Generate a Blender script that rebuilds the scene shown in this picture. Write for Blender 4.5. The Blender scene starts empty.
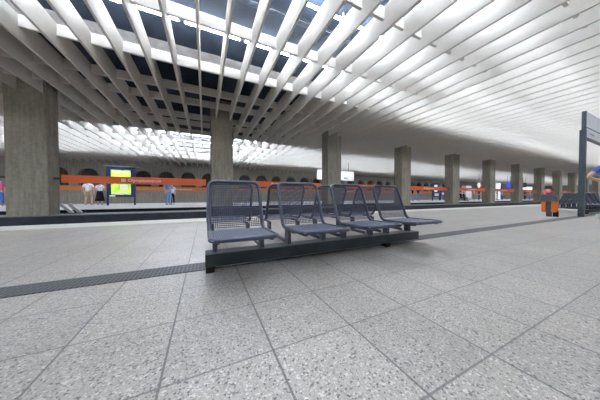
import bpy, bmesh, math, random
from mathutils import Vector, Matrix
random.seed(7)
PI = math.pi
sc = bpy.context.scene
COL = sc.collection
S = 0.85                       # the hall is laid out in camera units, then brought to metres

# ------------------------------------------------------------------ camera figures
YAW = math.atan(95.4/203)
SY, CY = math.sin(YAW), math.cos(YAW)
def at(px, Y):
    """hall X of the pixel column px at hall depth Y"""
    u = (px - 300) / 203
    return Y * (SY + CY * u) / (CY - SY * u)

# ------------------------------------------------------------------ materials
def new_mat(name):
    m = bpy.data.materials.new(name); m.use_nodes = True
    nt = m.node_tree
    return m, nt, nt.nodes['Principled BSDF']
def N(nt, kind, **kw):
    n = nt.nodes.new(kind)
    for k, v in kw.items(): setattr(n, k, v)
    return n
def plain(name, col, rough=.5, metal=0.0, noise=.08, scale=12, spec=.5, emit=None, es=0):
    m, nt, b = new_mat(name)
    tc = N(nt, 'ShaderNodeTexCoord')
    nz = N(nt, 'ShaderNodeTexNoise'); nz.inputs['Scale'].default_value = scale; nz.inputs['Detail'].default_value = 4
    nt.links.new(tc.outputs['Object'], nz.inputs['Vector'])
    cr = N(nt, 'ShaderNodeValToRGB')
    cr.color_ramp.elements[0].position = .3; cr.color_ramp.elements[1].position = .7
    cr.color_ramp.elements[0].color = tuple(c * (1 - noise) for c in col) + (1,)
    cr.color_ramp.elements[1].color = tuple(min(1, c * (1 + noise)) for c in col) + (1,)
    nt.links.new(nz.outputs['Fac'], cr.inputs['Fac'])
    nt.links.new(cr.outputs['Color'], b.inputs['Base Color'])
    b.inputs['Roughness'].default_value = rough
    b.inputs['Metallic'].default_value = metal
    b.inputs['Specular IOR Level'].default_value = spec
    if emit:
        b.inputs['Emission Color'].default_value = tuple(emit) + (1,)
        b.inputs['Emission Strength'].default_value = es
    return m
def math_node(nt, op, a, b=None, c=None):
    n = N(nt, 'ShaderNodeMath', operation=op)
    for i, v in enumerate((a, b, c)):
        if v is None: continue
        if isinstance(v, (int, float)): n.inputs[i].default_value = v
        else: nt.links.new(v, n.inputs[i])
    return n.outputs[0]
def mix(nt, fac, a, b, mode='MIX'):
    n = N(nt, 'ShaderNodeMix', data_type='RGBA', blend_type=mode)
    for sock, v in ((n.inputs[0], fac), (n.inputs[6], a), (n.inputs[7], b)):
        if isinstance(v, (int, float)): sock.default_value = v
        elif isinstance(v, tuple): sock.default_value = v
        else: nt.links.new(v, sock)
    return n.outputs[2]
def ramp(nt, src, stops):
    cr = N(nt, 'ShaderNodeValToRGB')
    e = cr.color_ramp.elements
    while len(e) < len(stops): e.new(.5)
    for i, (p, c) in enumerate(stops):
        e[i].position = p; e[i].color = tuple(c) + (1,) if len(c) == 3 else c
    nt.links.new(src, cr.inputs['Fac'])
    return cr.outputs['Color']

def floor_material():
    m, nt, b = new_mat('terrazzo_tiles')
    tc = N(nt, 'ShaderNodeTexCoord')
    sep = N(nt, 'ShaderNodeSeparateXYZ'); nt.links.new(tc.outputs['Object'], sep.inputs[0])
    T = .4655
    fx = math_node(nt, 'DIVIDE', math_node(nt, 'ADD', sep.outputs[0], .168), T)
    fy = math_node(nt, 'DIVIDE', math_node(nt, 'SUBTRACT', sep.outputs[1], .474), T)
    ix, iy = math_node(nt, 'FLOOR', fx), math_node(nt, 'FLOOR', fy)
    cmb = N(nt, 'ShaderNodeCombineXYZ'); nt.links.new(ix, cmb.inputs[0]); nt.links.new(iy, cmb.inputs[1])
    wn = N(nt, 'ShaderNodeTexWhiteNoise', noise_dimensions='2D'); nt.links.new(cmb.outputs[0], wn.inputs['Vector'])
    def chips(scale):
        v = N(nt, 'ShaderNodeTexVoronoi'); v.inputs['Scale'].default_value = scale
        nt.links.new(tc.outputs['Object'], v.inputs['Vector'])
        s = N(nt, 'ShaderNodeSeparateColor'); nt.links.new(v.outputs['Color'], s.inputs[0])
        return s.outputs[0], s.outputs[1]
    r1, g1 = chips(128)
    c = ramp(nt, r1, [(0, (.11, .11, .11)), (.08, (.17, .17, .17)), (.13, (.365, .338, .312)), (.5, (.415, .385, .355)), (.86, (.46, .43, .40)), (.94, (.64, .62, .595))])
    r2, g2 = chips(280)
    c2 = ramp(nt, r2, [(0, (.62, .62, .62)), (.2, (.9, .9, .9)), (.8, (1.05, 1.04, 1.02)), (1, (1.25, 1.25, 1.25))])
    c = mix(nt, 1.0, c, c2, 'MULTIPLY')
    tv = ramp(nt, wn.outputs['Value'], [(0, (.90, .90, .905)), (1, (1.06, 1.05, 1.03))])
    c = mix(nt, 1.0, c, tv, 'MULTIPLY')
    # wear: broad soft stains
    nz = N(nt, 'ShaderNodeTexNoise'); nz.inputs['Scale'].default_value = 1.3; nz.inputs['Detail'].default_value = 6
    nt.links.new(tc.outputs['Object'], nz.inputs['Vector'])
    st = ramp(nt, nz.outputs['Fac'], [(.3, (.86, .85, .83)), (.62, (1.05, 1.05, 1.05))])
    c = mix(nt, 1.0, c, st, 'MULTIPLY')
    # joints
    def joint(f, w):
        d = math_node(nt, 'ABSOLUTE', math_node(nt, 'SUBTRACT', math_node(nt, 'FRACT', f), .5))
        mr = N(nt, 'ShaderNodeMapRange'); mr.inputs[1].default_value = .5 - w; mr.inputs[2].default_value = .5 - w * .55
        nt.links.new(d, mr.inputs[0]); return mr.outputs[0]
    j = math_node(nt, 'MAXIMUM', joint(fx, .014), math_node(nt, 'MULTIPLY', joint(fy, .013), .8))
    c = mix(nt, math_node(nt, 'MULTIPLY', j, .85), c, (.09, .085, .08, 1))
    nt.links.new(c, b.inputs['Base Color'])
    rr = math_node(nt, 'MULTIPLY_ADD', nz.outputs['Fac'], .08, .27)
    nt.links.new(rr, b.inputs['Roughness'])
    bp = N(nt, 'ShaderNodeBump'); bp.inputs['Strength'].default_value = .25; bp.inputs['Distance'].default_value = .004; bp.invert = True
    nt.links.new(j, bp.inputs['Height']); nt.links.new(bp.outputs[0], b.inputs['Normal'])
    return m

def concrete(name, dark, light, streak=True, rough=.85, bands=0, mott=.18):
    m, nt, b = new_mat(name)
    tc = N(nt, 'ShaderNodeTexCoord')
    mp = N(nt, 'ShaderNodeMapping'); nt.links.new(tc.outputs['Object'], mp.inputs[0])
    mp.inputs['Scale'].default_value = (5, 5, .5) if streak else (2, 2, 2)
    nz = N(nt, 'ShaderNodeTexNoise'); nz.inputs['Scale'].default_value = 1.6; nz.inputs['Detail'].default_value = 7; nz.inputs['Roughness'].default_value = .65
    nt.links.new(mp.outputs[0], nz.inputs['Vector'])
    n2 = N(nt, 'ShaderNodeTexNoise'); n2.inputs['Scale'].default_value = 9; n2.inputs['Detail'].default_value = 5
    nt.links.new(tc.outputs['Object'], n2.inputs['Vector'])
    c = ramp(nt, nz.outputs['Fac'], [(.32, dark), (.68, light)])
    c = mix(nt, 1.0, c, ramp(nt, n2.outputs['Fac'], [(.3, (1-mott,)*3), (.7, (1+mott*.5,)*3)]), 'MULTIPLY')
    if bands:
        sep = N(nt, 'ShaderNodeSeparateXYZ'); nt.links.new(tc.outputs['Object'], sep.inputs[0])
        f = math_node(nt, 'FRACT', math_node(nt, 'DIVIDE', sep.outputs[0], bands))
        d = math_node(nt, 'LESS_THAN', f, .02)
        c = mix(nt, math_node(nt, 'MULTIPLY', d, .5), c, (.05, .05, .045, 1))
    nt.links.new(c, b.inputs['Base Color']); b.inputs['Roughness'].default_value = rough
    b.inputs['Specular IOR Level'].default_value = .25
    bp = N(nt, 'ShaderNodeBump'); bp.inputs['Strength'].default_value = .2; bp.inputs['Distance'].default_value = .01
    nt.links.new(n2.outputs['Fac'], bp.inputs['Height']); nt.links.new(bp.outputs[0], b.inputs['Normal'])
    return m

def grate_material():
    m, nt, b = new_mat('drain_grating')
    tc = N(nt, 'ShaderNodeTexCoord')
    sep = N(nt, 'ShaderNodeSeparateXYZ'); nt.links.new(tc.outputs['Object'], sep.inputs[0])
    f = math_node(nt, 'FRACT', math_node(nt, 'DIVIDE', sep.outputs[0], .035))
    g = math_node(nt, 'FRACT', math_node(nt, 'DIVIDE', sep.outputs[1], .068))
    d = math_node(nt, 'MAXIMUM', math_node(nt, 'LESS_THAN', f, .38), math_node(nt, 'LESS_THAN', g, .16))
    c = mix(nt, d, (.012, .013, .016, 1), (.075, .08, .09, 1))
    nt.links.new(c, b.inputs['Base Color']); b.inputs['Roughness'].default_value = .5
    return m

M = {}
M['floor'] = floor_material()
M['far_floor'] = plain('far_platform_floor', (.5, .5, .5), .45, noise=.06, scale=3)
M['edge'] = plain('pale_edge_stone', (.78, .76, .70), .4, noise=.05, scale=4)
M['yellow'] = plain('faded_yellow_line', (.62, .55, .36), .5, noise=.15, scale=9)
M['pit'] = plain('black_ballast', (.012, .012, .014), .9, noise=.5, scale=14, spec=.1)
M['bed'] = plain('track_bed_bounce', (.34, .31, .27), .9, noise=.4, scale=14, spec=.1)  # unseen bed kept pale to bounce light up onto the dark fins
M['plinth'] = plain('dark_plinth_paint', (.020, .023, .032), .6, noise=.25, scale=3, spec=.25)
M['plinth_cap'] = plain('plinth_cap_concrete', (.16, .16, .17), .8, noise=.2, scale=4)
M['column'] = concrete('column_concrete', (.20, .178, .142), (.335, .305, .25))
M['wall'] = concrete('wall_concrete', (.20, .18, .15), (.335, .308, .265), bands=1.2)
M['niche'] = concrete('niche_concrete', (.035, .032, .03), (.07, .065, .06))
M['side'] = concrete('side_concrete', (.2, .19, .17), (.3, .28, .26))
M['fin'] = concrete('fin_concrete', (.715, .668, .605), (.745, .70, .635), streak=False, rough=.7, mott=.03)
M['slab'] = plain('navy_ceiling_paint', (.018, .026, .042), .8, noise=.3, scale=1.5, spec=.2)
M['girder'] = concrete('girder_concrete', (.10, .09, .085), (.16, .15, .14), streak=False)
M['orange'] = plain('orange_enamel', (.72, .105, .022), .45, noise=.05, scale=2)
M['orange_dull'] = plain('orange_wall_paint', (.66, .17, .035), .6, noise=.08, scale=2)
M['white'] = plain('white_enamel', (.85, .85, .85), .4, noise=.02)
M['letter'] = plain('white_lettering', (.9, .78, .74), .5, noise=.02)
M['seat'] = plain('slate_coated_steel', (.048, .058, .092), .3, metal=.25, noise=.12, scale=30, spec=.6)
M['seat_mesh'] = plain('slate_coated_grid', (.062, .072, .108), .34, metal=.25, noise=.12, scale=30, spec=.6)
M['pan'] = plain('slate_pan_sheen', (.19, .21, .30), .32, metal=.25, noise=.1, scale=30, spec=.6)  # same slate coat, lightened: light reflected by the seat tops is in the colour
M['beam'] = plain('dark_slate_beam', (.028, .04, .047), .42, metal=.2, noise=.12, scale=8)
M['rubber'] = plain('black_rubber', (.01, .01, .01), .7, noise=.1)
M['grate'] = grate_material()
M['post'] = plain('blue_grey_post', (.045, .065, .085), .45, noise=.08, scale=5)
M['board'] = plain('pale_sign_board', (.78, .80, .82), .4, noise=.03, scale=3)
M['board_grey'] = plain('grey_print', (.33, .36, .39), .5, noise=.05)
M['bin_orange'] = plain('bin_orange', (.85, .16, .018), .4, noise=.05, scale=6)
M['bin_grey'] = plain('bin_slate', (.07, .085, .11), .45, noise=.1, scale=6)
M['paper'] = plain('pink_red_paper', (.75, .16, .18), .7, noise=.35, scale=9)
M['blue'] = plain('deep_blue_enamel', (.007, .016, .085), .4, noise=.05)
M['blue_lit'] = plain('blue_light_sign', (.02, .04, .6), .4, emit=(.03, .06, .9), es=.7)
M['white_lit'] = plain('white_light_sign', (.85, .88, .9), .4, emit=(.9, .95, 1), es=.7)
M['red'] = plain('red_enamel', (.7, .03, .08), .4)
M['steel'] = plain('grey_steel', (.33, .34, .35), .45, metal=.4, noise=.15)
M['dark'] = plain('dark_steel', (.03, .032, .036), .5, metal=.3)
M['tube'] = plain('tube_glass', (.9, .9, .9), .3, emit=(.80, .885, 1.0), es=92)
M['tube_added'] = plain('added_row_glow', (.9, .9, .9), .3, emit=(.80, .885, 1.0), es=60)  # glow for the added fill rows only
M['tube_far'] = plain('far_tube_glass', (.9, .9, .9), .3, emit=(.80, .885, 1.0), es=112)
M['cap'] = plain('tube_holder', (.25, .26, .28), .5)

def poster_material():
    m, nt, b = new_mat('backlit_green_poster')
    tc = N(nt, 'ShaderNodeTexCoord')
    sep = N(nt, 'ShaderNodeSeparateXYZ'); nt.links.new(tc.outputs['Generated'], sep.inputs[0])
    wv = N(nt, 'ShaderNodeTexNoise'); wv.inputs['Scale'].default_value = 3.2; wv.inputs['Detail'].default_value = 1
    nt.links.new(tc.outputs['Generated'], wv.inputs['Vector'])
    c = ramp(nt, wv.outputs['Fac'], [(.38, (.12, .55, .03)), (.5, (.48, .8, .05)), (.62, (.85, .93, .12))])
    nt.links.new(c, b.inputs['Base Color']); nt.links.new(c, b.inputs['Emission Color'])
    b.inputs['Emission Strength'].default_value = .75
    return m
M['poster'] = poster_material()
M['poster_white'] = plain('poster_pale_print', (.9, .9, .75), .5, noise=.25, scale=4, emit=(.95, .95, .75), es=.5)
M['poster_red'] = plain('poster_red_print', (.8, .35, .2), .5, noise=.2, scale=6, emit=(.8, .4, .2), es=.4)

# ------------------------------------------------------------------ mesh helpers
class MB:
    def __init__(self): self.bm = bmesh.new()
    def box(self, x0, x1, y0, y1, z0, z1, mi=0, mat=None):
        vs = [self.bm.verts.new(p) for p in ((x0,y0,z0),(x1,y0,z0),(x1,y1,z0),(x0,y1,z0),(x0,y0,z1),(x1,y0,z1),(x1,y1,z1),(x0,y1,z1))]
        if mat is not None:
            for v in vs: v.co = mat @ v.co
        for f in ((3,2,1,0),(4,5,6,7),(0,1,5,4),(1,2,6,5),(2,3,7,6),(3,0,4,7)):
            self.bm.faces.new([vs[i] for i in f]).material_index = mi
        return self
    def bar(self, p, q, w, h, up=(0,0,1)):
        p, q = Vector(p), Vector(q); d = (q - p).normalized(); up = Vector(up)
        s = d.cross(up)
        if s.length < 1e-4: s = d.cross(Vector((1,0,0)))
        s.normalize(); u = s.cross(d)
        vs = []
        for c in (p, q):
            for a, b in ((-1,-1),(1,-1),(1,1),(-1,1)):
                vs.append(self.bm.verts.new(c + s*a*w/2 + u*b*h/2))
        for f in ((0,1,2,3),(7,6,5,4),(0,4,5,1),(1,5,6,2),(2,6,7,3),(3,7,4,0)):
            self.bm.faces.new([vs[i] for i in f])
        return self
    def tube(self, pts, r, n=10, closed=False):
        pts = [Vector(p) for p in pts]; m = len(pts); rings = []
        nrm = None
        for i, p in enumerate(pts):
            if closed: d = pts[(i+1) % m] - pts[i-1]
            else: d = pts[min(i+1, m-1)] - pts[max(i-1, 0)]
            d.normalize()
            if nrm is None:
                nrm = d.orthogonal().normalized()
            else:
                nrm = (nrm - d * nrm.dot(d)).normalized()
            b = d.cross(nrm)
            rr = r[i] if isinstance(r, (list, tuple)) else r
            rings.append([self.bm.verts.new(p + (nrm*math.cos(a) + b*math.sin(a))*rr) for a in (2*PI*k/n for k in range(n))])
        for i in range(m if closed else m-1):
            A, B = rings[i], rings[(i+1) % m]
            off = 0
            if closed and i == m-1:   # best twist match for the seam
                off = min(range(n), key=lambda o: sum((A[k].co - B[(k+o) % n].co).length for k in range(n)))
            for k in range(n):
                self.bm.faces.new((A[k], A[(k+1) % n], B[(k+1+off) % n], B[(k+off) % n])).smooth = True
        if not closed:
            self.bm.faces.new(list(reversed(rings[0]))); self.bm.faces.new(rings[-1])
        return self
    def prism(self, poly, y0, y1):
        """outline in X,Z pulled along Y"""
        a = [self.bm.verts.new((x, y0, z)) for x, z in poly]; b = [self.bm.verts.new((x, y1, z)) for x, z in poly]
        n = len(poly)
        self.bm.faces.new(a); self.bm.faces.new(list(reversed(b)))
        for i in range(n): self.bm.faces.new((a[(i+1) % n], a[i], b[i], b[(i+1) % n]))
        return self
    def build(self, name, mats, parent=None, bevel=0, loc=None):
        bmesh.ops.recalc_face_normals(self.bm, faces=self.bm.faces[:])
        if bevel:
            bmesh.ops.bevel(self.bm, geom=[e for e in self.bm.edges], offset=bevel, segments=2, affect='EDGES', profile=.5, clamp_overlap=True)
        me = bpy.data.meshes.new(name); self.bm.to_mesh(me); self.bm.free()
        for m in (mats if isinstance(mats, (list, tuple)) else [mats]): me.materials.append(m)
        o = bpy.data.objects.new(name, me); COL.objects.link(o)
        if parent: o.parent = parent
        if loc: o.location = loc
        return o

def tag(o, label=None, cat=None, group=None, kind=None):
    for k, v in (('label', label), ('category', cat), ('group', group), ('kind', kind)):
        if v: o[k] = v
    return o
def empty(name, loc, rz=0, label=None, cat=None, group=None):
    o = bpy.data.objects.new(name, None); COL.objects.link(o); o.empty_display_size = .2
    o.location = loc; o.rotation_euler = (0, 0, rz)
    return tag(o, label, cat, group)
def struct(o): o['kind'] = 'structure'; return o
def kids(o): return [c for c in bpy.data.objects if c.parent == o]
def copy_tree(o, parent=None):
    c = o.copy(); COL.objects.link(c); c.parent = parent
    for ch in kids(o): copy_tree(ch, c)
    return c
def text_mesh(body, size, name, mat, parent, loc, rot=(PI/2, 0, 0), depth=.004):
    cu = bpy.data.curves.new('letters', 'FONT'); cu.body = body; cu.size = size; cu.extrude = depth
    cu.align_x = 'CENTER'; cu.align_y = 'CENTER'
    t = bpy.data.objects.new('letters', cu); COL.objects.link(t)
    bpy.context.view_layer.update()
    me = bpy.data.meshes.new_from_object(t.evaluated_get(bpy.context.evaluated_depsgraph_get()))
    bpy.data.objects.remove(t); bpy.data.curves.remove(cu)
    me.name = name; me.materials.clear(); me.materials.append(mat)
    o = bpy.data.objects.new(name, me); COL.objects.link(o); o.parent = parent
    o.location = loc; o.rotation_euler = rot
    return o

# ------------------------------------------------------------------ the hall
XL, XR = -26.0, 116.0
YN, YF = -7.5, 30.0            # wall behind the camera, arched wall beyond the far platform
EDGE, PL0, PL1, FE0, FE1 = 7.72, 11.0, 11.95, 15.1, 26.0
FZ = .05                       # far platform level
FIN0, FIN1, SLAB = 4.63, 5.20, 5.56

struct(MB().box(XL, XR, YN, 6.75, -1.0, 0).build('floor', M['floor']))
struct(MB().box(XL, XR, 6.75, EDGE, -1.0, .002).build('trim_1', M['edge']))
struct(MB().box(XL, XR, 6.50, 6.56, -.002, .003).build('trim_2', M['yellow']))
struct(MB().box(XL, XR, EDGE, FE0, -1.2, -1.0).build('track_bed', M['bed']))
mb = MB(); mb.box(XL, XR, PL0, PL1, -1.0, 0.0); struct(mb.build('track_plinth', M['plinth']))
struct(MB().box(XL, XR, PL0 - .02, PL1 + .02, 0.0, .03).build('trim_3', M['plinth_cap']))
struct(MB().box(XL, XR, FE0, FE1, -1.0, FZ).build('floor', M['far_floor']))
struct(MB().box(XL, XR, FE0 - .02, FE0, -1.0, FZ - .03).build('trim_4', M['pit']))
struct(MB().box(XL, XR, FE1, YF + .6, -1.2, -1.0).build('track_bed', M['bed']))
struct(MB().box(XL, XR, YN - .2, YF + .8, SLAB, SLAB + .2).build('ceiling', M['slab']))
struct(MB().box(XL, XR, YN - .2, YN, -1.0, SLAB).build('wall_front', M['side']))
struct(MB().box(XL - .2, XL, YN - .2, YF + .8, -1.2, SLAB).build('wall_left', M['side']))
struct(MB().box(XR, XR + .2, YN - .2, YF + .8, -1.2, SLAB).build('wall_right', M['side']))
for y in (7.56, 15.32, 26.0, -3.3):
    struct(MB().box(XL, XR, y, y + .15, FIN1 - .02, SLAB).build('ceiling_girder', M['girder']))

# arched wall
def arched_wall():
    mb = MB(); bm = mb.bm
    P, HW, Z0, ZS, ZT = 2.4, .84, 1.95, 3.02, SLAB
    def quad(a, b, c, d, mi=0):
        bm.faces.new([bm.verts.new(p) for p in (a, b, c, d)]).material_index = mi
    k = 0; x = -6.7 - P * 8
    while x < 112:
        l, r = x - P/2, x + P/2
        quad((l, YF, -1.2), (r, YF, -1.2), (r, YF, Z0), (l, YF, Z0))
        quad((l, YF, Z0), (x - HW, YF, Z0), (x - HW, YF, ZT), (l, YF, ZT))
        quad((x + HW, YF, Z0), (r, YF, Z0), (r, YF, ZT), (x + HW, YF, ZT))
        n = 12
        arc = [(x - HW * math.cos(PI*i/n), ZS + HW * math.sin(PI*i/n)) for i in range(n + 1)]
        for (xa, za), (xb, zb) in zip(arc, arc[1:]):
            quad((xa, YF, za), (xb, YF, zb), (xb, YF, ZT), (xa, YF, ZT))
        pts = [(x - HW, Z0)] + arc + [(x + HW, Z0), (x - HW, Z0)]
        for (xa, za), (xb, zb) in zip(pts, pts[1:]):
            quad((xa, YF, za), (xb, YF, zb), (xb, YF + .55, zb), (xa, YF + .55, za), 0)
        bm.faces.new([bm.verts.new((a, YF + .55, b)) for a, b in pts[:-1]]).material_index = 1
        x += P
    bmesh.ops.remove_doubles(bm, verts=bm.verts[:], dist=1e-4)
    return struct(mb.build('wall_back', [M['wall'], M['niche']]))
arched_wall()
st = struct(MB().box(XL, XR, YF - .04, YF - .002, 1.44, 1.86).build('trim_5', M['orange_dull']))
for i in range(9):
    text_mesh('Olympiazentrum', .30, 'lettering', M['letter'], st, (at(183, YF) + 13.3 * i - 13.3, YF - .046, 1.65))

# drain along the platform
tag(MB().box(XL, XR, 2.27, 2.53, .001, .006).build('drain_grating', M['grate']),
    'long dark slotted drain grating set in the pale floor, passing under the bench', 'drain')

# ------------------------------------------------------------------ ceiling grid
fb = MB()
w0, w1 = .028, .040
vs = [fb.bm.verts.new(p) for p in ((-w0,YN,FIN0),(w0,YN,FIN0),(w0,YF,FIN0),(-w0,YF,FIN0),(-w1,YN,FIN1),(w1,YN,FIN1),(w1,YF,FIN1),(-w1,YF,FIN1))]
for f in ((3,2,1,0),(4,5,6,7),(0,1,5,4),(1,2,6,5),(2,3,7,6),(3,0,4,7)): fb.bm.faces.new([vs[i] for i in f])
fin = fb.build('ceiling_fin', M['fin'])
tag(fin, 'tall thin white concrete fin of the ceiling grid, spanning above tracks and platforms', 'ceiling fin', 'concrete fins across the ceiling')
k = -37; first = True
while -.118 + .6667 * k < 114:
    o = fin if first else fin.copy()
    if not first: COL.objects.link(o)
    o.location = (-.118 + .6667 * k, 0, 0); first = False; k += 1
cb = MB().box(XL, XR, 0, .07, 4.90, 5.19).build('ceiling_beam', M['fin'])
tag(cb, 'long pale concrete beam of the ceiling grid, crossing all the fins lengthwise', 'ceiling beam', 'lengthwise beams through the ceiling fins')
for i, y in enumerate((-4.3, -2.35, -.4, 1.57, 3.53, 5.50, 7.46, 9.20, 10.45, 12.35, 13.55, 15.3, 17.25, 19.2, 21.15, 23.1, 25.05, 26.7, 28.4)):
    o = cb if i == 0 else cb.copy()
    if i: COL.objects.link(o)
    o.location = (0, y, 0)

# fluorescent tubes in view above the fins
ROW = (6.22, 4.40)
def make_tube():
    t = empty('ceiling_tube_lamp', (0,0,0), 0, 'lit white fluorescent tube hanging under the navy ceiling above the fins', 'lamp', 'lit tubes above the ceiling fins')
    MB().tube([(-.70, 0, 5.36), (.70, 0, 5.36)], .034, 8).build('tube', M['tube'], t)
    for s in (-1, 1):
        e = MB(); e.tube([(s*.70, 0, 5.36), (s*.745, 0, 5.36)], .036, 8); e.box(s*.72 - .025, s*.72 + .025, -.02, .02, 5.36, SLAB)
        e.build('tube_holder', M['cap'], t)
    return t
tb = make_tube(); first = True
TX0, TX1 = -4, 6
for r, y in enumerate(ROW):
    for i in range(TX0, TX1):
        o = tb if first else copy_tree(tb); first = False
        o.location = (.417 * y + 1.55 * i + .775 - .0 , y, 0)
TXA, TXB = .417*5.3 + 1.55*TX0, .417*5.3 + 1.55*TX1
def lamp_row(segs, y, label, mat='tube'):
    mb = MB()
    for x0, x1 in segs:
        n = max(1, round((x1 - x0)/1.6))
        mb.tube([(x0 + (x1-x0)*i/n, 0, 5.36) for i in range(n + 1)], .034 if mat == 'tube' else .018, 6)
    o = mb.build('ceiling_lamp_and_fill_row', M[mat], loc=(0, y, 0))
    return tag(o, label, 'lamp', 'continuous lamp rows above the fins')
LR = 'long lit lamp row above the ceiling fins, only its glow showing through the slots; some rows are added to even the light'
for y in (6.22, 4.4, 2.5, .6, -1.3):
    d = (y - 5.3)*.417
    lamp_row([(XL + .5, TXA + d), (TXB + d, 114)] if y in ROW else [(XL + .5, 114)], y, LR)
for y in (7.02, 5.3, 3.45):  # added fill rows, no real lamps here; they even the brightness of the fins
    lamp_row([(8.5, 114)], y, LR, 'tube_added')
for y in (16.3, 17.3, 18.3, 19.3, 20.3, 21.3, 22.3, 23.3, 24.3):  # includes rows added between the lamp rows to even the far light
    lamp_row([(XL + .5, 114)], y, LR, 'tube_far')

# cable tray above the fins
ct = empty('ceiling_cable_tray', (0, 5.0, 0), 0, 'grey cable tray hanging under the navy ceiling between lamp rows', 'cable tray')
MB().box(-14, 60, -.10, .10, 5.42, 5.44).build('tray', M['dark'], ct)
cbm = MB()
for y in (-.06, -.02, .02, .06): cbm.tube([(-14, y, 5.40), (60, y, 5.40)], .014, 6)
cbm.build('cable', plain('grey_cable', (.12, .15, .2), .5), ct)

# ------------------------------------------------------------------ columns and orange bands
ORD = ['first', 'second', 'third', 'fourth', 'fifth', 'sixth', 'seventh', 'eighth', 'ninth', 'tenth', 'eleventh', 'twelfth', 'thirteenth', 'fourteenth', 'fifteenth', 'sixteenth']
CW, CD, CP, CX = 1.06, .75, 6.84, -6.55
def col_mesh():
    mb = MB(); mb.box(0, CW, 0, CD, .03, SLAB)
    mb.bm.edges.ensure_lookup_table()
    mb.bm.normal_update()
    ed = [e for e in mb.bm.edges if abs(e.verts[0].co.z - e.verts[1].co.z) > 1]
    bmesh.ops.bevel(mb.bm, geom=ed, offset=.03, segments=1, affect='EDGES')
    return mb
NC = 17
col0 = None
for i in range(-1, NC):
    if col0 is None:
        o = col0 = col_mesh().build('concrete_column', M['column'])
    else:
        o = col0.copy(); COL.objects.link(o)
    o.location = (CX + CP * i + (.12 if i == 0 else 0), PL0, 0)
    lab = ('grey concrete column just outside, left of the broad column at the left edge' if i < 0 else
           'broad grey concrete column at the left edge, largest of the row on the track plinth' if i == 0 else
           'grey concrete column on the track plinth, %s in the row counted from the left' % ORD[i] if i < 16 else
           'grey concrete column on the track plinth, farthest at the right end of the row')
    tag(o, lab, 'column')
BZ0, BZ1 = 1.30, 1.61
BL = CP - CW - .06
band0 = None
for i in range(-1, NC - 1):
    lab = ('orange station-name band ending behind the left edge of the broad left column' if i < 0 else
           'orange station-name band running between the %s and %s columns from the left' % (ORD[i], ORD[i+1]) if i < 15 else
           'orange station-name band before the farthest column of the row')
    loc = (CX + CP * i + CW + (CP - CW)/2 + (.06 if i == 0 else 0), PL0 + .38, 0)
    if band0 is None:
        band0 = o = empty('station_sign_band', loc)
        MB().box(-BL/2 + .2, BL/2 - .2, -.04, .04, BZ0, BZ1).build('panel', M['orange'], o, bevel=.006)
        for s in (-1, 1):
            MB().box(min(s*BL/2 + s*.03, s*BL/2 - s*.26), max(s*BL/2 + s*.03, s*BL/2 - s*.26), -.025, .025, 1.42, 1.50).build('bracket', M['dark'], o)
        text_mesh('Olympiazentrum', .185, 'lettering', M['letter'], o, (.10, -.044, 1.455))
        lg = MB().box(-.75, -.61, -.052, -.042, 1.385, 1.525).build('metro_logo', M['letter'], o)
        text_mesh('U', .14, 'logo_letter', M['orange'], lg, (-.68, -.055, 1.455))
    else:
        o = copy_tree(band0); o.location = loc
        if i == 0: o.scale.x = .98
    tag(o, lab, 'station sign')

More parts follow.
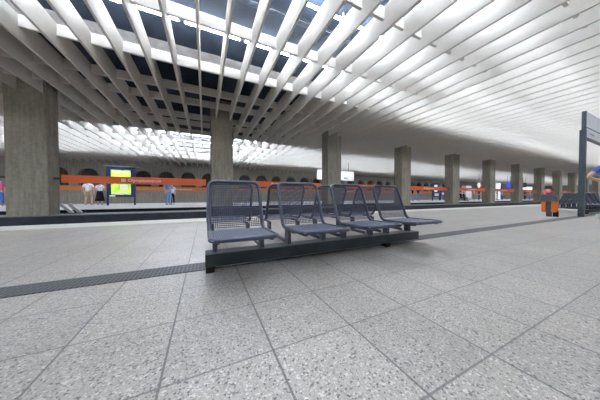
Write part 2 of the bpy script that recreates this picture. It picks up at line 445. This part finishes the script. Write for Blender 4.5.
# ------------------------------------------------------------------ the bench
def rounded(pts, r, n=5):
    """fillet the corners of an open path"""
    out = [Vector(pts[0])]
    for a, b, c in zip(pts, pts[1:], pts[2:]):
        a, b, c = Vector(a), Vector(b), Vector(c)
        rr = min(r, (a-b).length*.48, (c-b).length*.48)
        p, q = b + (a-b).normalized()*rr, b + (c-b).normalized()*rr
        for i in range(n + 1):
            t = i/n; out.append(p*(1-t)**2 + b*2*t*(1-t) + q*t*t)
    out.append(Vector(pts[-1])); return out
SW, PITCH = .59, .79
Y_PF, Y_PB, Y_BT = 1.68, 2.255, 2.435      # seat front, seat back / foot of backrest, top of backrest
Z_S, Z_T = .395, .935
Z_F = .405
YC = 2.60
def make_seat(parent, x0, rear):
    fy = (lambda y: 2*YC - y) if rear else (lambda y: y)
    r = .02
    a, b = r, SW - r
    loop = [(a, fy(Y_PB - .28), Z_S + .0), (a, fy(Y_PB - .02), Z_S), (a, fy(Y_BT), Z_T - r), (b, fy(Y_BT), Z_T - r), (b, fy(Y_PB - .02), Z_S), (b, fy(Y_PF), Z_F), (a, fy(Y_PF), Z_F), (a, fy(Y_PB - .28), Z_S)]
    path = rounded(loop, .085, 6)
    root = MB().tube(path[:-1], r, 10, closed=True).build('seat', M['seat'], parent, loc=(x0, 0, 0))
    # backrest grid
    g = MB(); y0, z0, y1, z1 = fy(Y_PB), Z_S + .03, fy(Y_BT), Z_T - r
    nx, nz = 27, 25
    def bp(t): return (y0 + (y1-y0)*t, z0 + (z1-z0)*t)
    for i in range(1, nx):
        x = a + (b-a)*i/nx
        edge = min(x - a, b - x)
        top = 1 - max(0, .07 - edge)*1.0/.52
        bot = 0
        p, q = bp(bot), bp(top); g.bar((x, p[0], p[1]), (x, q[0], q[1]), .0048, .004)
    for j in range(0, nz):
        t = j/nz; p = bp(t); ins = max(0, (t - .88)/.12)*.06
        g.bar((a + ins, p[0], p[1]), (b - ins, p[0], p[1]), .004, .0048)
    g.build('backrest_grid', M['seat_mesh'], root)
    # seat grid, its front lip turned down
    g = MB(); yf, yb = fy(Y_PF), fy(Y_PB)
    for i in range(1, 31):
        x = a + (b-a)*i/31
        g.bar((x, yf, Z_F + .004), (x, yb, Z_S + .004), .010, .006)
    for j in range(0, 30):
        t = j/30; y = yf + (yb-yf)*t; z = Z_F + (Z_S - Z_F)*t
        g.bar((a, y, z + .002), (b, y, z + .002), .011, .006)
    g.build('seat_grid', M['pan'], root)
    # stiffening rails under the pan and across the back
    g = MB(); y = fy(Y_PB - .30); g.bar((a, y, Z_S - .022), (b, y, Z_S - .022), .05, .02)
    g.bar((.07, fy(Y_PF + .05), Z_S - .02), (.07, fy(Y_PB), Z_S - .025), .03, .02)
    g.bar((SW - .07, fy(Y_PF + .05), Z_S - .02), (SW - .07, fy(Y_PB), Z_S - .025), .03, .02)
    g.build('under_frame', M['beam'], root)
    p = bp(.37); off = .014 if not rear else -.014
    MB().bar((a, p[0] + off, p[1]), (b, p[0] + off, p[1]), .012, .035).build('crossbar', M['seat'], root)
    for px in (.07, SW - .05):
        m = MB()
        if not rear:
            m.box(px - .022, px + .022, 2.16, 2.25, .20, Z_S - .03)
        else:
            m.bar((px, 2.30, .215), (px, fy(2.22), .23), .04, .03, (1,0,0)); m.box(px - .022, px + .022, fy(2.27), fy(2.20), .215, Z_S - .03)
        m.build('post', M['seat'], root)
    return root
def make_bench(label):
    root = empty('bench', (0,0,0), 0, label, 'bench')
    MB().box(.0, 3.13, 2.14, 2.33, .062, .188).build('beam', M['beam'], root, bevel=.008)
    for x in (.035, 2.45):
        m = MB(); m.box(x - .03, x + .05, 2.15, 2.265, .0, .064); m.build('foot', M['rubber'], root, bevel=.006)
    for rear in (False, True):
        for k in range(4): make_seat(root, .02 + PITCH * k, rear)
    return root
bench = make_bench('double-sided dark slate bench with wire-grid seats in the middle of the near platform')
b2 = copy_tree(bench); b2.location = (14.5, .40, 0)
tag(b2, 'dark wire-grid bench at the right edge, behind the sign post and orange bin')
b3 = copy_tree(bench); b3.location = (at(456, 17.5) , 17.5 - 2.2, FZ)
tag(b3, 'small distant wire-grid bench with seated people on the far platform')

# ------------------------------------------------------------------ sign post, bin
sp = empty('platform_sign', (12.42, 2.33, 0), 0, 'tall dark post with a pale two-part sign board at the right edge', 'sign')
MB().box(-.07, .09, -.07, .07, 0, 3.16).build('post', M['post'], sp, bevel=.008)
MB().box(.04, .13, -.05, .05, 3.16, 3.84).build('mast', M['post'], sp, bevel=.006)
MB().box(.13, 5.8, -.05, .05, 3.27, 3.82).build('upper_board', M['board'], sp, bevel=.006)
lb = MB().box(.13, 5.8, -.05, .05, 2.90, 3.235).build('lower_board', M['board'], sp, bevel=.006)
MB().box(.5, 1.1, -.056, -.05, 3.04, 3.09).build('faint_print', M['board_grey'], lb)
m = MB(); m.box(.13, 5.8, -.055, .055, 2.86, 2.90); m.box(.13, 5.8, -.055, .055, 3.237, 3.268); m.build('board_rail', M['post'], sp)
MB().box(5.8, 5.96, -.07, .07, 0, 3.84).build('post', M['post'], sp, bevel=.008)

wb = empty('waste_bin', (11.62, 2.88, 0), 0, 'twin orange waste bin with dark hood on a post, before the right-hand bench', 'waste bin')
MB().box(-.06, .06, -.055, .075, 0, .80).build('post', M['bin_grey'], wb, bevel=.008)
MB().box(.0, .09, -.20, -.075, 0, .22).build('foot', M['rubber'], wb, bevel=.006)
hood = MB(); v = hood.bm.verts
hp = [(-.185, .56), (.185, .56), (.185, .72), (.15, .80), (-.15, .80), (-.185, .72)]
a_ = [v.new((-.14, y, z)) for y, z in hp]; b_ = [v.new((.16, y, z)) for y, z in hp]
hood.bm.faces.new(a_); hood.bm.faces.new(list(reversed(b_)))
for i in range(6): hood.bm.faces.new((a_[i], b_[i], b_[(i+1) % 6], a_[(i+1) % 6]))
hood.build('hood', M['bin_grey'], wb, bevel=.01)
for s in (-1, 1):
    m = MB(); y0, y1 = sorted((s*.065, s*.18)); m.box(-.13, .15, y0, y1, .17, .57); m.build('bin_box', M['bin_orange'], wb, bevel=.02)
pb = MB()
random.seed(3)
bmesh.ops.create_icosphere(pb.bm, subdivisions=3, radius=.105)
for q in pb.bm.verts:
    n_ = math.sin(q.co.x*31 + 1) * math.sin(q.co.y*27) * math.sin(q.co.z*29 + 2)
    q.co *= 1 + .22*n_; q.co.z *= 1.05
pbo = pb.build('paper_bag', M['paper']); pbo.location = (11.62, 2.95, .915)
tag(pbo, 'crumpled pink and red paper bag lying on top of the orange bin', 'paper bag')

bg = empty('bag', (12.05, 1.86, 0), .3, 'pale grey-green bag on the floor at the right edge behind the blue-shirted man', 'bag')
m = MB(); m.prism([(-.20, .005), (.20, .005), (.17, .12), (.12, .16), (-.12, .16), (-.17, .12)], -.09, .09); m.build('pouch', plain('pale_green_canvas', (.42, .47, .40), .8, noise=.2, scale=10), bg, bevel=.02)
MB().tube([(-.10, 0, .15), (-.07, 0, .21), (0, 0, .23), (.07, 0, .21), (.10, 0, .15)], .012, 6).build('strap', M['board'], bg)

# steel bracket on the plinth beside the left column
br = empty('steel_bracket', (at(69, 11.75), 11.7, .03), 0, 'grey steel bracket with two slanting bars, on the plinth right of the broad left column', 'bracket')
m = MB(); m.box(-.1, .5, -.08, .08, 0, .03); m.build('base_plate', M['dark'], br)
for dx in (0, .26): MB().bar((dx - .22, 0, .40), (dx + .12, 0, .03), .10, .12, (0,1,0)).build('slanting_bar', M['steel'], br)

# ------------------------------------------------------------------ far platform furniture
vt = empty('poster_case', (-5.97, 20.6, FZ), 0, 'blue-framed poster case with a glowing yellow-green poster on the far platform', 'poster case')
for x in (-.82, .86): MB().box(x - .06, x + .06, -.06, .06, 0, 3.02).build('post', M['blue'], vt)
m = MB()
m.box(-.78, .82, -.08, .08, 2.78, 3.02); m.box(-.78, .82, -.08, .08, .66, .84); m.box(-.78, -.60, -.08, .08, .84, 2.78); m.box(.62, .82, -.08, .08, .84, 2.78); m.box(-.6, .62, .02, .08, .84, 2.78)
m.build('frame', M['blue'], vt)
po = MB().box(-.60, .62, -.06, .02, .84, 2.78).build('poster', M['poster'], vt)
MB().box(-.05, .42, -.066, -.06, 1.25, 1.62).build('print', M['poster_white'], po)
MB().box(-.30, .45, -.066, -.06, 1.10, 1.16).build('print', M['poster_red'], po)
MB().box(-.30, .02, -.066, -.06, 1.66, 1.74).build('print', M['poster_red'], po)
MB().box(-.55, .55, -.066, -.06, .90, 1.0).build('print', M['poster_white'], po)
MB().box(-.52, .58, -.066, -.06, 2.55, 2.70).build('print', M['poster_white'], po)
MB().box(-1.08, 1.15, -.12, .12, 3.06, 3.12).build('roof', M['steel'], vt)
MB().box(-.70, -.35, -.085, -.08, .70, .78).build('maker_plate', M['poster_white'], vt)

def info_board(px, Y, w, label, zt=2.6, z0=.7):
    o = empty('information_board', (at(px, Y), Y, FZ), 0, label, 'information board')
    for s in (-1, 1): MB().box(s*w/2 - .05, s*w/2 + .05, -.05, .05, 0, zt).build('post', M['blue'], o)
    MB().box(-w/2 + .05, w/2 - .05, -.06, .06, z0, zt).build('panel', M['blue'], o)
    MB().box(-w*.30, w*.12, -.07, -.06, z0 + .9, zt - .3).build('notice', M['white_lit'], o)
    MB().box(-w*.25, w*.32, -.07, -.06, z0 + .2, z0 + .6).build('notice', M['board'], o)
    return o
info_board(436, 21.5, 1.9, 'blue information board with white notices on the far platform, left one of two', 2.95, .6)
info_board(442.3, 21.8, 1.1, 'narrow blue information board beside the wider one on the far platform', 2.0, .8)

def hanging(name, px, Y, w, z0, z1, mats, label, cat):
    o = empty(name, (at(px, Y), Y, 0), 0, label, cat)
    for s in (-1, 1): MB().box(s*w*.35 - .02, s*w*.35 + .02, -.02, .02, z1, FIN0).build('hanger', M['dark'], o)
    MB().box(-w/2, w/2, -.06, .06, z0, z1).build('panel', mats, o, bevel=.01)
    return o
hs = hanging('hanging_sign', 336, 19.0, at(354, 19) - at(318, 19), 2.6, 3.62, M['white_lit'], 'wide white hanging sign half hidden behind the third column', 'sign')
MB().box(1.0, 1.6, -.066, -.06, 2.75, 2.95).build('blue_print', plain('pale_blue_print', (.25, .45, .8), .5), hs)
ds = empty('round_sign', (at(480, 19), 19.0, 0), 0, 'round white sign with red panel beside it, hanging above the far platform', 'sign')
m = MB(); n = 20
m.prism([(-.42 + .36*math.cos(2*PI*i/n), 2.72 + .42*math.sin(2*PI*i/n)) for i in range(n)], -.05, .05); m.build('disc', M['white_lit'], ds)
MB().box(.02, .62, -.05, .05, 2.40, 3.0).build('red_panel', M['red'], ds)
for x in (-.42, .32): MB().box(x - .02, x + .02, -.02, .02, 2.9, FIN0).build('hanger', M['dark'], ds)
hanging('hanging_sign', 508.5, 18.0, 1.7, 2.45, 3.35, M['blue_lit'], 'glowing blue square sign hanging before the seventh column', 'sign')
hanging('hanging_sign', 524, 18.0, 2.0, 2.6, 3.5, M['dark'], 'dark display hanging above the far platform, right of the blue sign', 'sign')
kb = empty('notice_kiosk', (at(466.5, 24), 24, FZ), 0, 'pale grey box-like kiosk on the far platform behind seated people', 'kiosk')
MB().box(-1.1, 1.1, -.4, .4, .1, 2.9).build('cabinet', M['board'], kb, bevel=.03)
MB().box(-1.15, 1.15, -.45, .45, 2.9, 3.0).build('roof', M['steel'], kb)
MB().box(-1.05, 1.05, -.35, .35, 0, .1).build('base', M['dark'], kb)
kb = empty('notice_kiosk', (at(498.5, 22), 22, FZ), 0, 'white tall display case standing left of the blue-dressed person, far platform', 'display case')
MB().box(-.6, .0, -.3, .3, .1, 3.6).build('cabinet', M['white_lit'], kb, bevel=.03)
MB().box(-.55, -.05, -.25, .25, 0, .1).build('base', M['dark'], kb)
kb = empty('notice_kiosk', (at(527, 20), 20, FZ), 0, 'pale display case under the dark hanging display, far platform', 'display case')
MB().box(-1.7, 1.7, -.3, .3, 1.7, 2.9).build('cabinet', M['white_lit'], kb, bevel=.03)
for x in (-1.4, 1.4): MB().box(x - .07, x + .07, -.07, .07, 0, 1.7).build('post', M['blue'], kb)

# ------------------------------------------------------------------ people
CLOTH = {}
def cloth(name, col):
    if name not in CLOTH: CLOTH[name] = plain('cloth_' + name, col, .85, noise=.12, scale=20, spec=.2)
    return CLOTH[name]
SKIN = plain('skin', (.56, .33, .25), .55, noise=.05, scale=20)
def skinned(name, verts, edges, mat, parent, root=0, sub=1):
    me = bpy.data.meshes.new(name); me.from_pydata([v[0] for v in verts], edges, [])
    o = bpy.data.objects.new(name, me); COL.objects.link(o)
    md = o.modifiers.new('skin', 'SKIN'); md.use_smooth_shade = True
    for i, (sv, v) in enumerate(zip(me.skin_vertices[0].data, verts)):
        r = v[1]; sv.radius = (r, r) if not isinstance(r, tuple) else r
        sv.use_root = (i == root)
    s = o.modifiers.new('sub', 'SUBSURF'); s.levels = sub; s.render_levels = sub
    bpy.context.view_layer.update()
    out = bpy.data.meshes.new_from_object(o.evaluated_get(bpy.context.evaluated_depsgraph_get()))
    bpy.data.objects.remove(o); bpy.data.meshes.remove(me)
    out.name = name; out.materials.clear(); out.materials.append(mat)
    for p in out.polygons: p.use_smooth = True
    r = bpy.data.objects.new(name, out); COL.objects.link(r); r.parent = parent
    return r
def person(label, loc, rz, h, top, bottom, hair, arms=None, legs='trousers', sit=False, long_hair=False, shoes=(.03,.03,.03), sub=1, sleeve=.5, stance=.10):
    """figure facing -Y, modelled 1.75 tall then scaled"""
    root = empty('person', loc, rz, label, 'person')
    root.scale = (h/1.75,)*3
    dz = -.50 if sit else 0
    def P(x, y, z): return (x, y, z + dz)
    V, E = [], []
    def add(p, r, prev=None):
        V.append((p, r)); 
        if prev is not None: E.append((prev, len(V)-1))
        return len(V)-1
    pel = add(P(0,0,.94), (.15,.10)); wa = add(P(0,.005,1.08), (.135,.095), pel); ch = add(P(0,0,1.27), (.155,.105), wa); uc = add(P(0,.01,1.41), (.12,.085), ch)
    ne = add(P(0,.005,1.495), .055, uc); hb = add(P(0,-.012,1.565), (.068,.075), ne); hm = add(P(0,-.008,1.645), (.08,.095), hb); ht = add(P(0,0,1.715), (.055,.065), hm)
    add(P(0,-.115,1.61), .012, hm)
    for s in (-1,1): add(P(s*.09,.01,1.625), (.012,.02), hm)
    A = arms or {-1: 'down', 1: 'down'}
    armpts = {}
    for s in (-1, 1):
        sh = P(s*.185, .01, 1.42)
        if A[s] == 'down': el, wr, pa, fd = P(s*.235,.03,1.13), P(s*.235,-.04,.90), P(s*.232,-.06,.83), Vector((0,-.15,-1))
        elif A[s] == 'hip': el, wr, pa, fd = P(s*.46,.05,1.19), P(s*.20,-.10,1.04), P(s*.145,-.125,1.01), Vector((-s*.8,-.1,-.35))
        elif A[s] == 'front': el, wr, pa, fd = P(s*.225,-.02,1.14), P(s*.13,-.22,1.12), P(s*.08,-.25,1.13), Vector((-s*.8,-.3,.05))
        armpts[s] = (sh, el, wr, pa)
        a = add(sh, .058, uc); e = add(el, .043, a); w = add(wr, .030, e); p_ = add(pa, (.036,.022), w)
        fd.normalize(); side = fd.cross(Vector((0,1,0)) if abs(fd.y) < .8 else Vector((1,0,0))).normalized()
        across = Vector((0,1,0)) if A[s] == 'down' else Vector((0,0,1))
        across = (across - fd*across.dot(fd)).normalized()
        curl = across.cross(fd)
        if curl.dot(Vector((-s,0,0)) if A[s] == 'down' else Vector((0,1,0))) < 0: curl = -curl
        base = Vector(pa)
        for q, L in enumerate((.060, .070, .066, .052)):
            o_ = across*(.027 - .018*q)
            k1 = add(tuple(base + fd*.035 + o_), .009, p_)
            k2 = add(tuple(base + fd*(.035 + L*.55) + o_ + curl*.008), .0085, k1)
            add(tuple(base + fd*(.035 + L) + o_ + curl*.03), .007, k2)
        t1 = add(tuple(base + across*.035 - fd*.0), .010, p_); add(tuple(base + across*.052 + fd*.045 + curl*.012), .008, t1)
    legpts = {}
    for s in (-1, 1):
        if sit: hp, kn, an, to = P(s*.09,-.02,.93), P(s*.11,-.46,.97), (s*.11,-.42,.09), (s*.12,-.56,.035)
        else: hp, kn, an, to = P(s*.085,0,.90), P(s*stance,-.02,.50), P(s*(stance+.01),.03,.085), P(s*(stance+.03),-.13,.035)
        legpts[s] = (hp, kn, an, to)
        a = add(hp, .085, pel); k_ = add(kn, .058, a); n_ = add(an, .038, k_); add(to, (.04,.028), n_)
    skinned('body', V, E, SKIN, root, 0, sub)
    g = .016
    V, E = [], []
    pel = add(P(0,0,.92 if legs != 'dress' else 1.0), (.165,.118)); wa = add(P(0,.005,1.08), (.152,.112), pel); ch = add(P(0,0,1.27), (.168,.12), wa); uc = add(P(0,.01,1.405), (.13,.095), ch)
    for s in (-1, 1):
        sh, el, wr, pa = map(Vector, armpts[s])
        a = add(tuple(sh), .068, uc)
        if sleeve <= .55: add(tuple(sh.lerp(el, sleeve*1.25)), .062, a)
        else: e = add(tuple(el), .053, a); add(tuple(el.lerp(wr, .92)), .040, e)
    skinned('shirt', V, E, top, root, 0, sub)
    V, E = [], []
    pel = add(P(0,0,.985), (.155,.112)); 
    if legs == 'dress':
        m = MB(); n = 18; rings = []
        for z, r in ((1.08,.135),(.98,.165),(.85,.19),(.55,.24),(.28,.28)):
            rings.append([m.bm.verts.new((r*math.cos(2*PI*i/n)*(1+.03*math.cos(9*2*PI*i/n)*(1.1-z)), .72*r*math.sin(2*PI*i/n), z + dz)) for i in range(n)])
        for a, b in zip(rings, rings[1:]):
            for i in range(n): m.bm.faces.new((a[i], a[(i+1)%n], b[(i+1)%n], b[i])).smooth = True
        m.bm.faces.new(rings[0]); m.bm.faces.new(rings[-1]); m.build('skirt', bottom, root)
    else:
        p0 = add(P(0,0,.92), (.16,.115), pel)
        for s in (-1, 1):
            hp, kn, an, to = map(Vector, legpts[s])
            a = add(tuple(hp), .10, p0)
            if legs == 'shorts': add(tuple(hp.lerp(kn, .92)), .088, a)
            else: k_ = add(tuple(kn), .076, a); add(tuple(kn.lerp(an, .93)), .060, k_)
        skinned('trousers' if legs == 'trousers' else 'shorts', V, E, bottom, root, 0, sub)
    sm = cloth('shoe%d' % int(sum(shoes)*100), shoes)
    for s in (-1, 1):
        hp, kn, an, to = map(Vector, legpts[s])
        zb = an.z - .085
        q = skinned('shoe', [((an.x, an.y + .03, zb + .05), (.046,.046)), ((an.x, an.y - .05, zb + .05), (.046,.046)), ((to.x, to.y - .02, zb + .042), (.044,.036))], [(0,1),(1,2)], sm, root, 0, sub)
    # hair: a cap over the back and top of the skull
    m = MB(); bmesh.ops.create_icosphere(m.bm, subdivisions=3, radius=1)
    bmesh.ops.delete(m.bm, geom=[v for v in m.bm.verts if (v.co.y < -.15 and v.co.z < .42) or v.co.z < -.45], context='VERTS')
    for v_ in m.bm.verts:
        low = max(0, -v_.co.z)
        v_.co = Vector((v_.co.x*.094, v_.co.y*.108 + .004, v_.co.z*.115 + 1.66 - (low*.32 if long_hair else 0) + dz))
    for f in m.bm.faces: f.smooth = True
    m.build('hair', hair, root)
    m = MB()
    for s in (-1, 1):
        ret = bmesh.ops.create_uvsphere(m.bm, u_segments=8, v_segments=6, radius=.011)
        for v_ in ret['verts']: v_.co += Vector(P(s*.032, -.090, 1.638))
    m.build('eyes', cloth('eye', (.03,.02,.02)), root)
    MB().tube([P(-.024,-.088,1.565), P(0,-.094,1.562), P(.024,-.088,1.565)], .006, 6).build('mouth', cloth('lip', (.45,.15,.13)), root)
    return root
WHITE, BLACK = cloth('white', (.74,.74,.80)), cloth('black', (.004,.004,.006))
KHAKI, LBLUE, JEANS, DBLUE = cloth('khaki', (.36,.29,.19)), cloth('light_blue', (.24,.40,.78)), cloth('jeans', (.19,.34,.62)), cloth('dark_blue', (.02,.035,.11))
BLUE, PINK, GREY = cloth('royal_blue', (.03,.10,.42)), cloth('magenta', (.55,.08,.22)), cloth('grey', (.3,.3,.32))
HD, HG, HB = cloth('hair_dark', (.02,.015,.012)), cloth('hair_grey', (.5,.48,.45)), cloth('hair_brown', (.09,.05,.03))
def on_far(px, Y): return (at(px, Y), Y, FZ)
pm = person('man in white shirt and khaki shorts seen from behind on the far platform', on_far(88.5, 22.6), PI - .2, 2.06, WHITE, KHAKI, HD, legs='shorts', stance=.13, sleeve=.55, shoes=(.25,.25,.25))
pm.scale.x *= 1.25
person('woman in a white top and long black skirt beside the man in shorts', on_far(100, 22.3), PI + .3, 1.93, WHITE, BLACK, HD, legs='dress', long_hair=True, arms={-1:'front',1:'front'})
pg = person('grey-haired person in light blue shirt and jeans standing on the far platform', on_far(168.3, 19.9), .9, 2.12, LBLUE, JEANS, HG, arms={-1:'down',1:'front'}, shoes=(.1,.14,.25))
pg.scale.x *= 1.25; pg.scale.y *= 1.2
person('person in white top and black trousers half hidden behind the grey-haired one', on_far(172.6, 20.9), -.3, 1.80, WHITE, BLACK, HD)
person('person in pink top and blue trousers cut off at the left edge', on_far(-.5, 23.5), .4, 2.0, PINK, BLUE, HD)
person('person in dark jacket standing on the far platform right of the fourth column', on_far(412.5, 20.5), .6, 1.95, BLACK, JEANS, HD, sleeve=.9)
person('person in dark blue top and jeans, second one right of the fourth column', on_far(418.3, 20.5), -.6, 2.0, DBLUE, JEANS, HB, arms={-1:'down',1:'front'})
person('person in black seated on the distant far-platform bench, nearest the fifth column', (at(456, 17.5) + .30, 17.05, FZ + .02), 0, 1.95, BLACK, DBLUE, HB, sit=True)
person('second person seated on the distant bench, in black with grey trousers', (at(456, 17.5) + 1.1, 17.05, FZ + .02), .1, 1.9, BLACK, GREY, HD, sit=True)
person('person in white top standing beside the sixth column on the far platform', on_far(474, 20), .4, 1.95, WHITE, GREY, HD)
person('person in dark blue standing left of the sixth column', on_far(479, 19), .5, 2.0, DBLUE, DBLUE, HD, sleeve=.9)
person('person in black jacket standing right of the sixth column', on_far(497, 19), .5, 1.9, BLACK, DBLUE, HB, sleeve=.9)
person('person in bright blue standing between sixth and seventh columns', on_far(502, 19), .2, 2.0, LBLUE, BLUE, HD, sleeve=.9)
person('person in dark blue between the seventh and eighth columns', on_far(525, 18), .2, 1.95, DBLUE, BLACK, HD, sleeve=.9)
person('person in white between the seventh and eighth columns', on_far(530, 18), .2, 1.9, WHITE, JEANS, HD)
person('man in a blue T-shirt with hand on hip, cut off at the right edge', (9.53, 1.37, 0), -.44, 1.85, BLUE, GREY, HB, arms={-1:'hip',1:'down'}, legs='shorts', sub=2, sleeve=.5, shoes=(.5,.55,.5))

# ------------------------------------------------------------------ world, camera, metres
w = bpy.data.worlds.new('world'); sc.world = w; w.use_nodes = True
w.node_tree.nodes['Background'].inputs[0].default_value = (.6, .65, .7, 1)
w.node_tree.nodes['Background'].inputs[1].default_value = .02
cam = bpy.data.cameras.new('camera'); cam.lens = 12.18; cam.sensor_width = 36; cam.clip_start = .02; cam.clip_end = 400
co = bpy.data.objects.new('camera', cam); COL.objects.link(co)
co.location = (0, 0, .75); co.rotation_euler = (PI/2 - math.atan(3.6/203), 0, -YAW)
sc.camera = co
for o in list(COL.objects):
    if o.parent: continue
    o.location = o.location * S
    if o.type in ('MESH', 'EMPTY'): o.scale = o.scale * S
    elif o.type == 'LIGHT':
        o.data.size *= S; o.data.size_y *= S; o.data.energy *= S*S
sc.view_settings.view_transform = 'Standard'
sc.view_settings.gamma = 1.12
sc.view_settings.look = 'None'
sc.view_settings.exposure = 0
sc.cycles.use_denoising = True
sc.cycles.max_bounces = 10
sc.cycles.diffuse_bounces = 6
sc.cycles.sample_clamp_indirect = 6
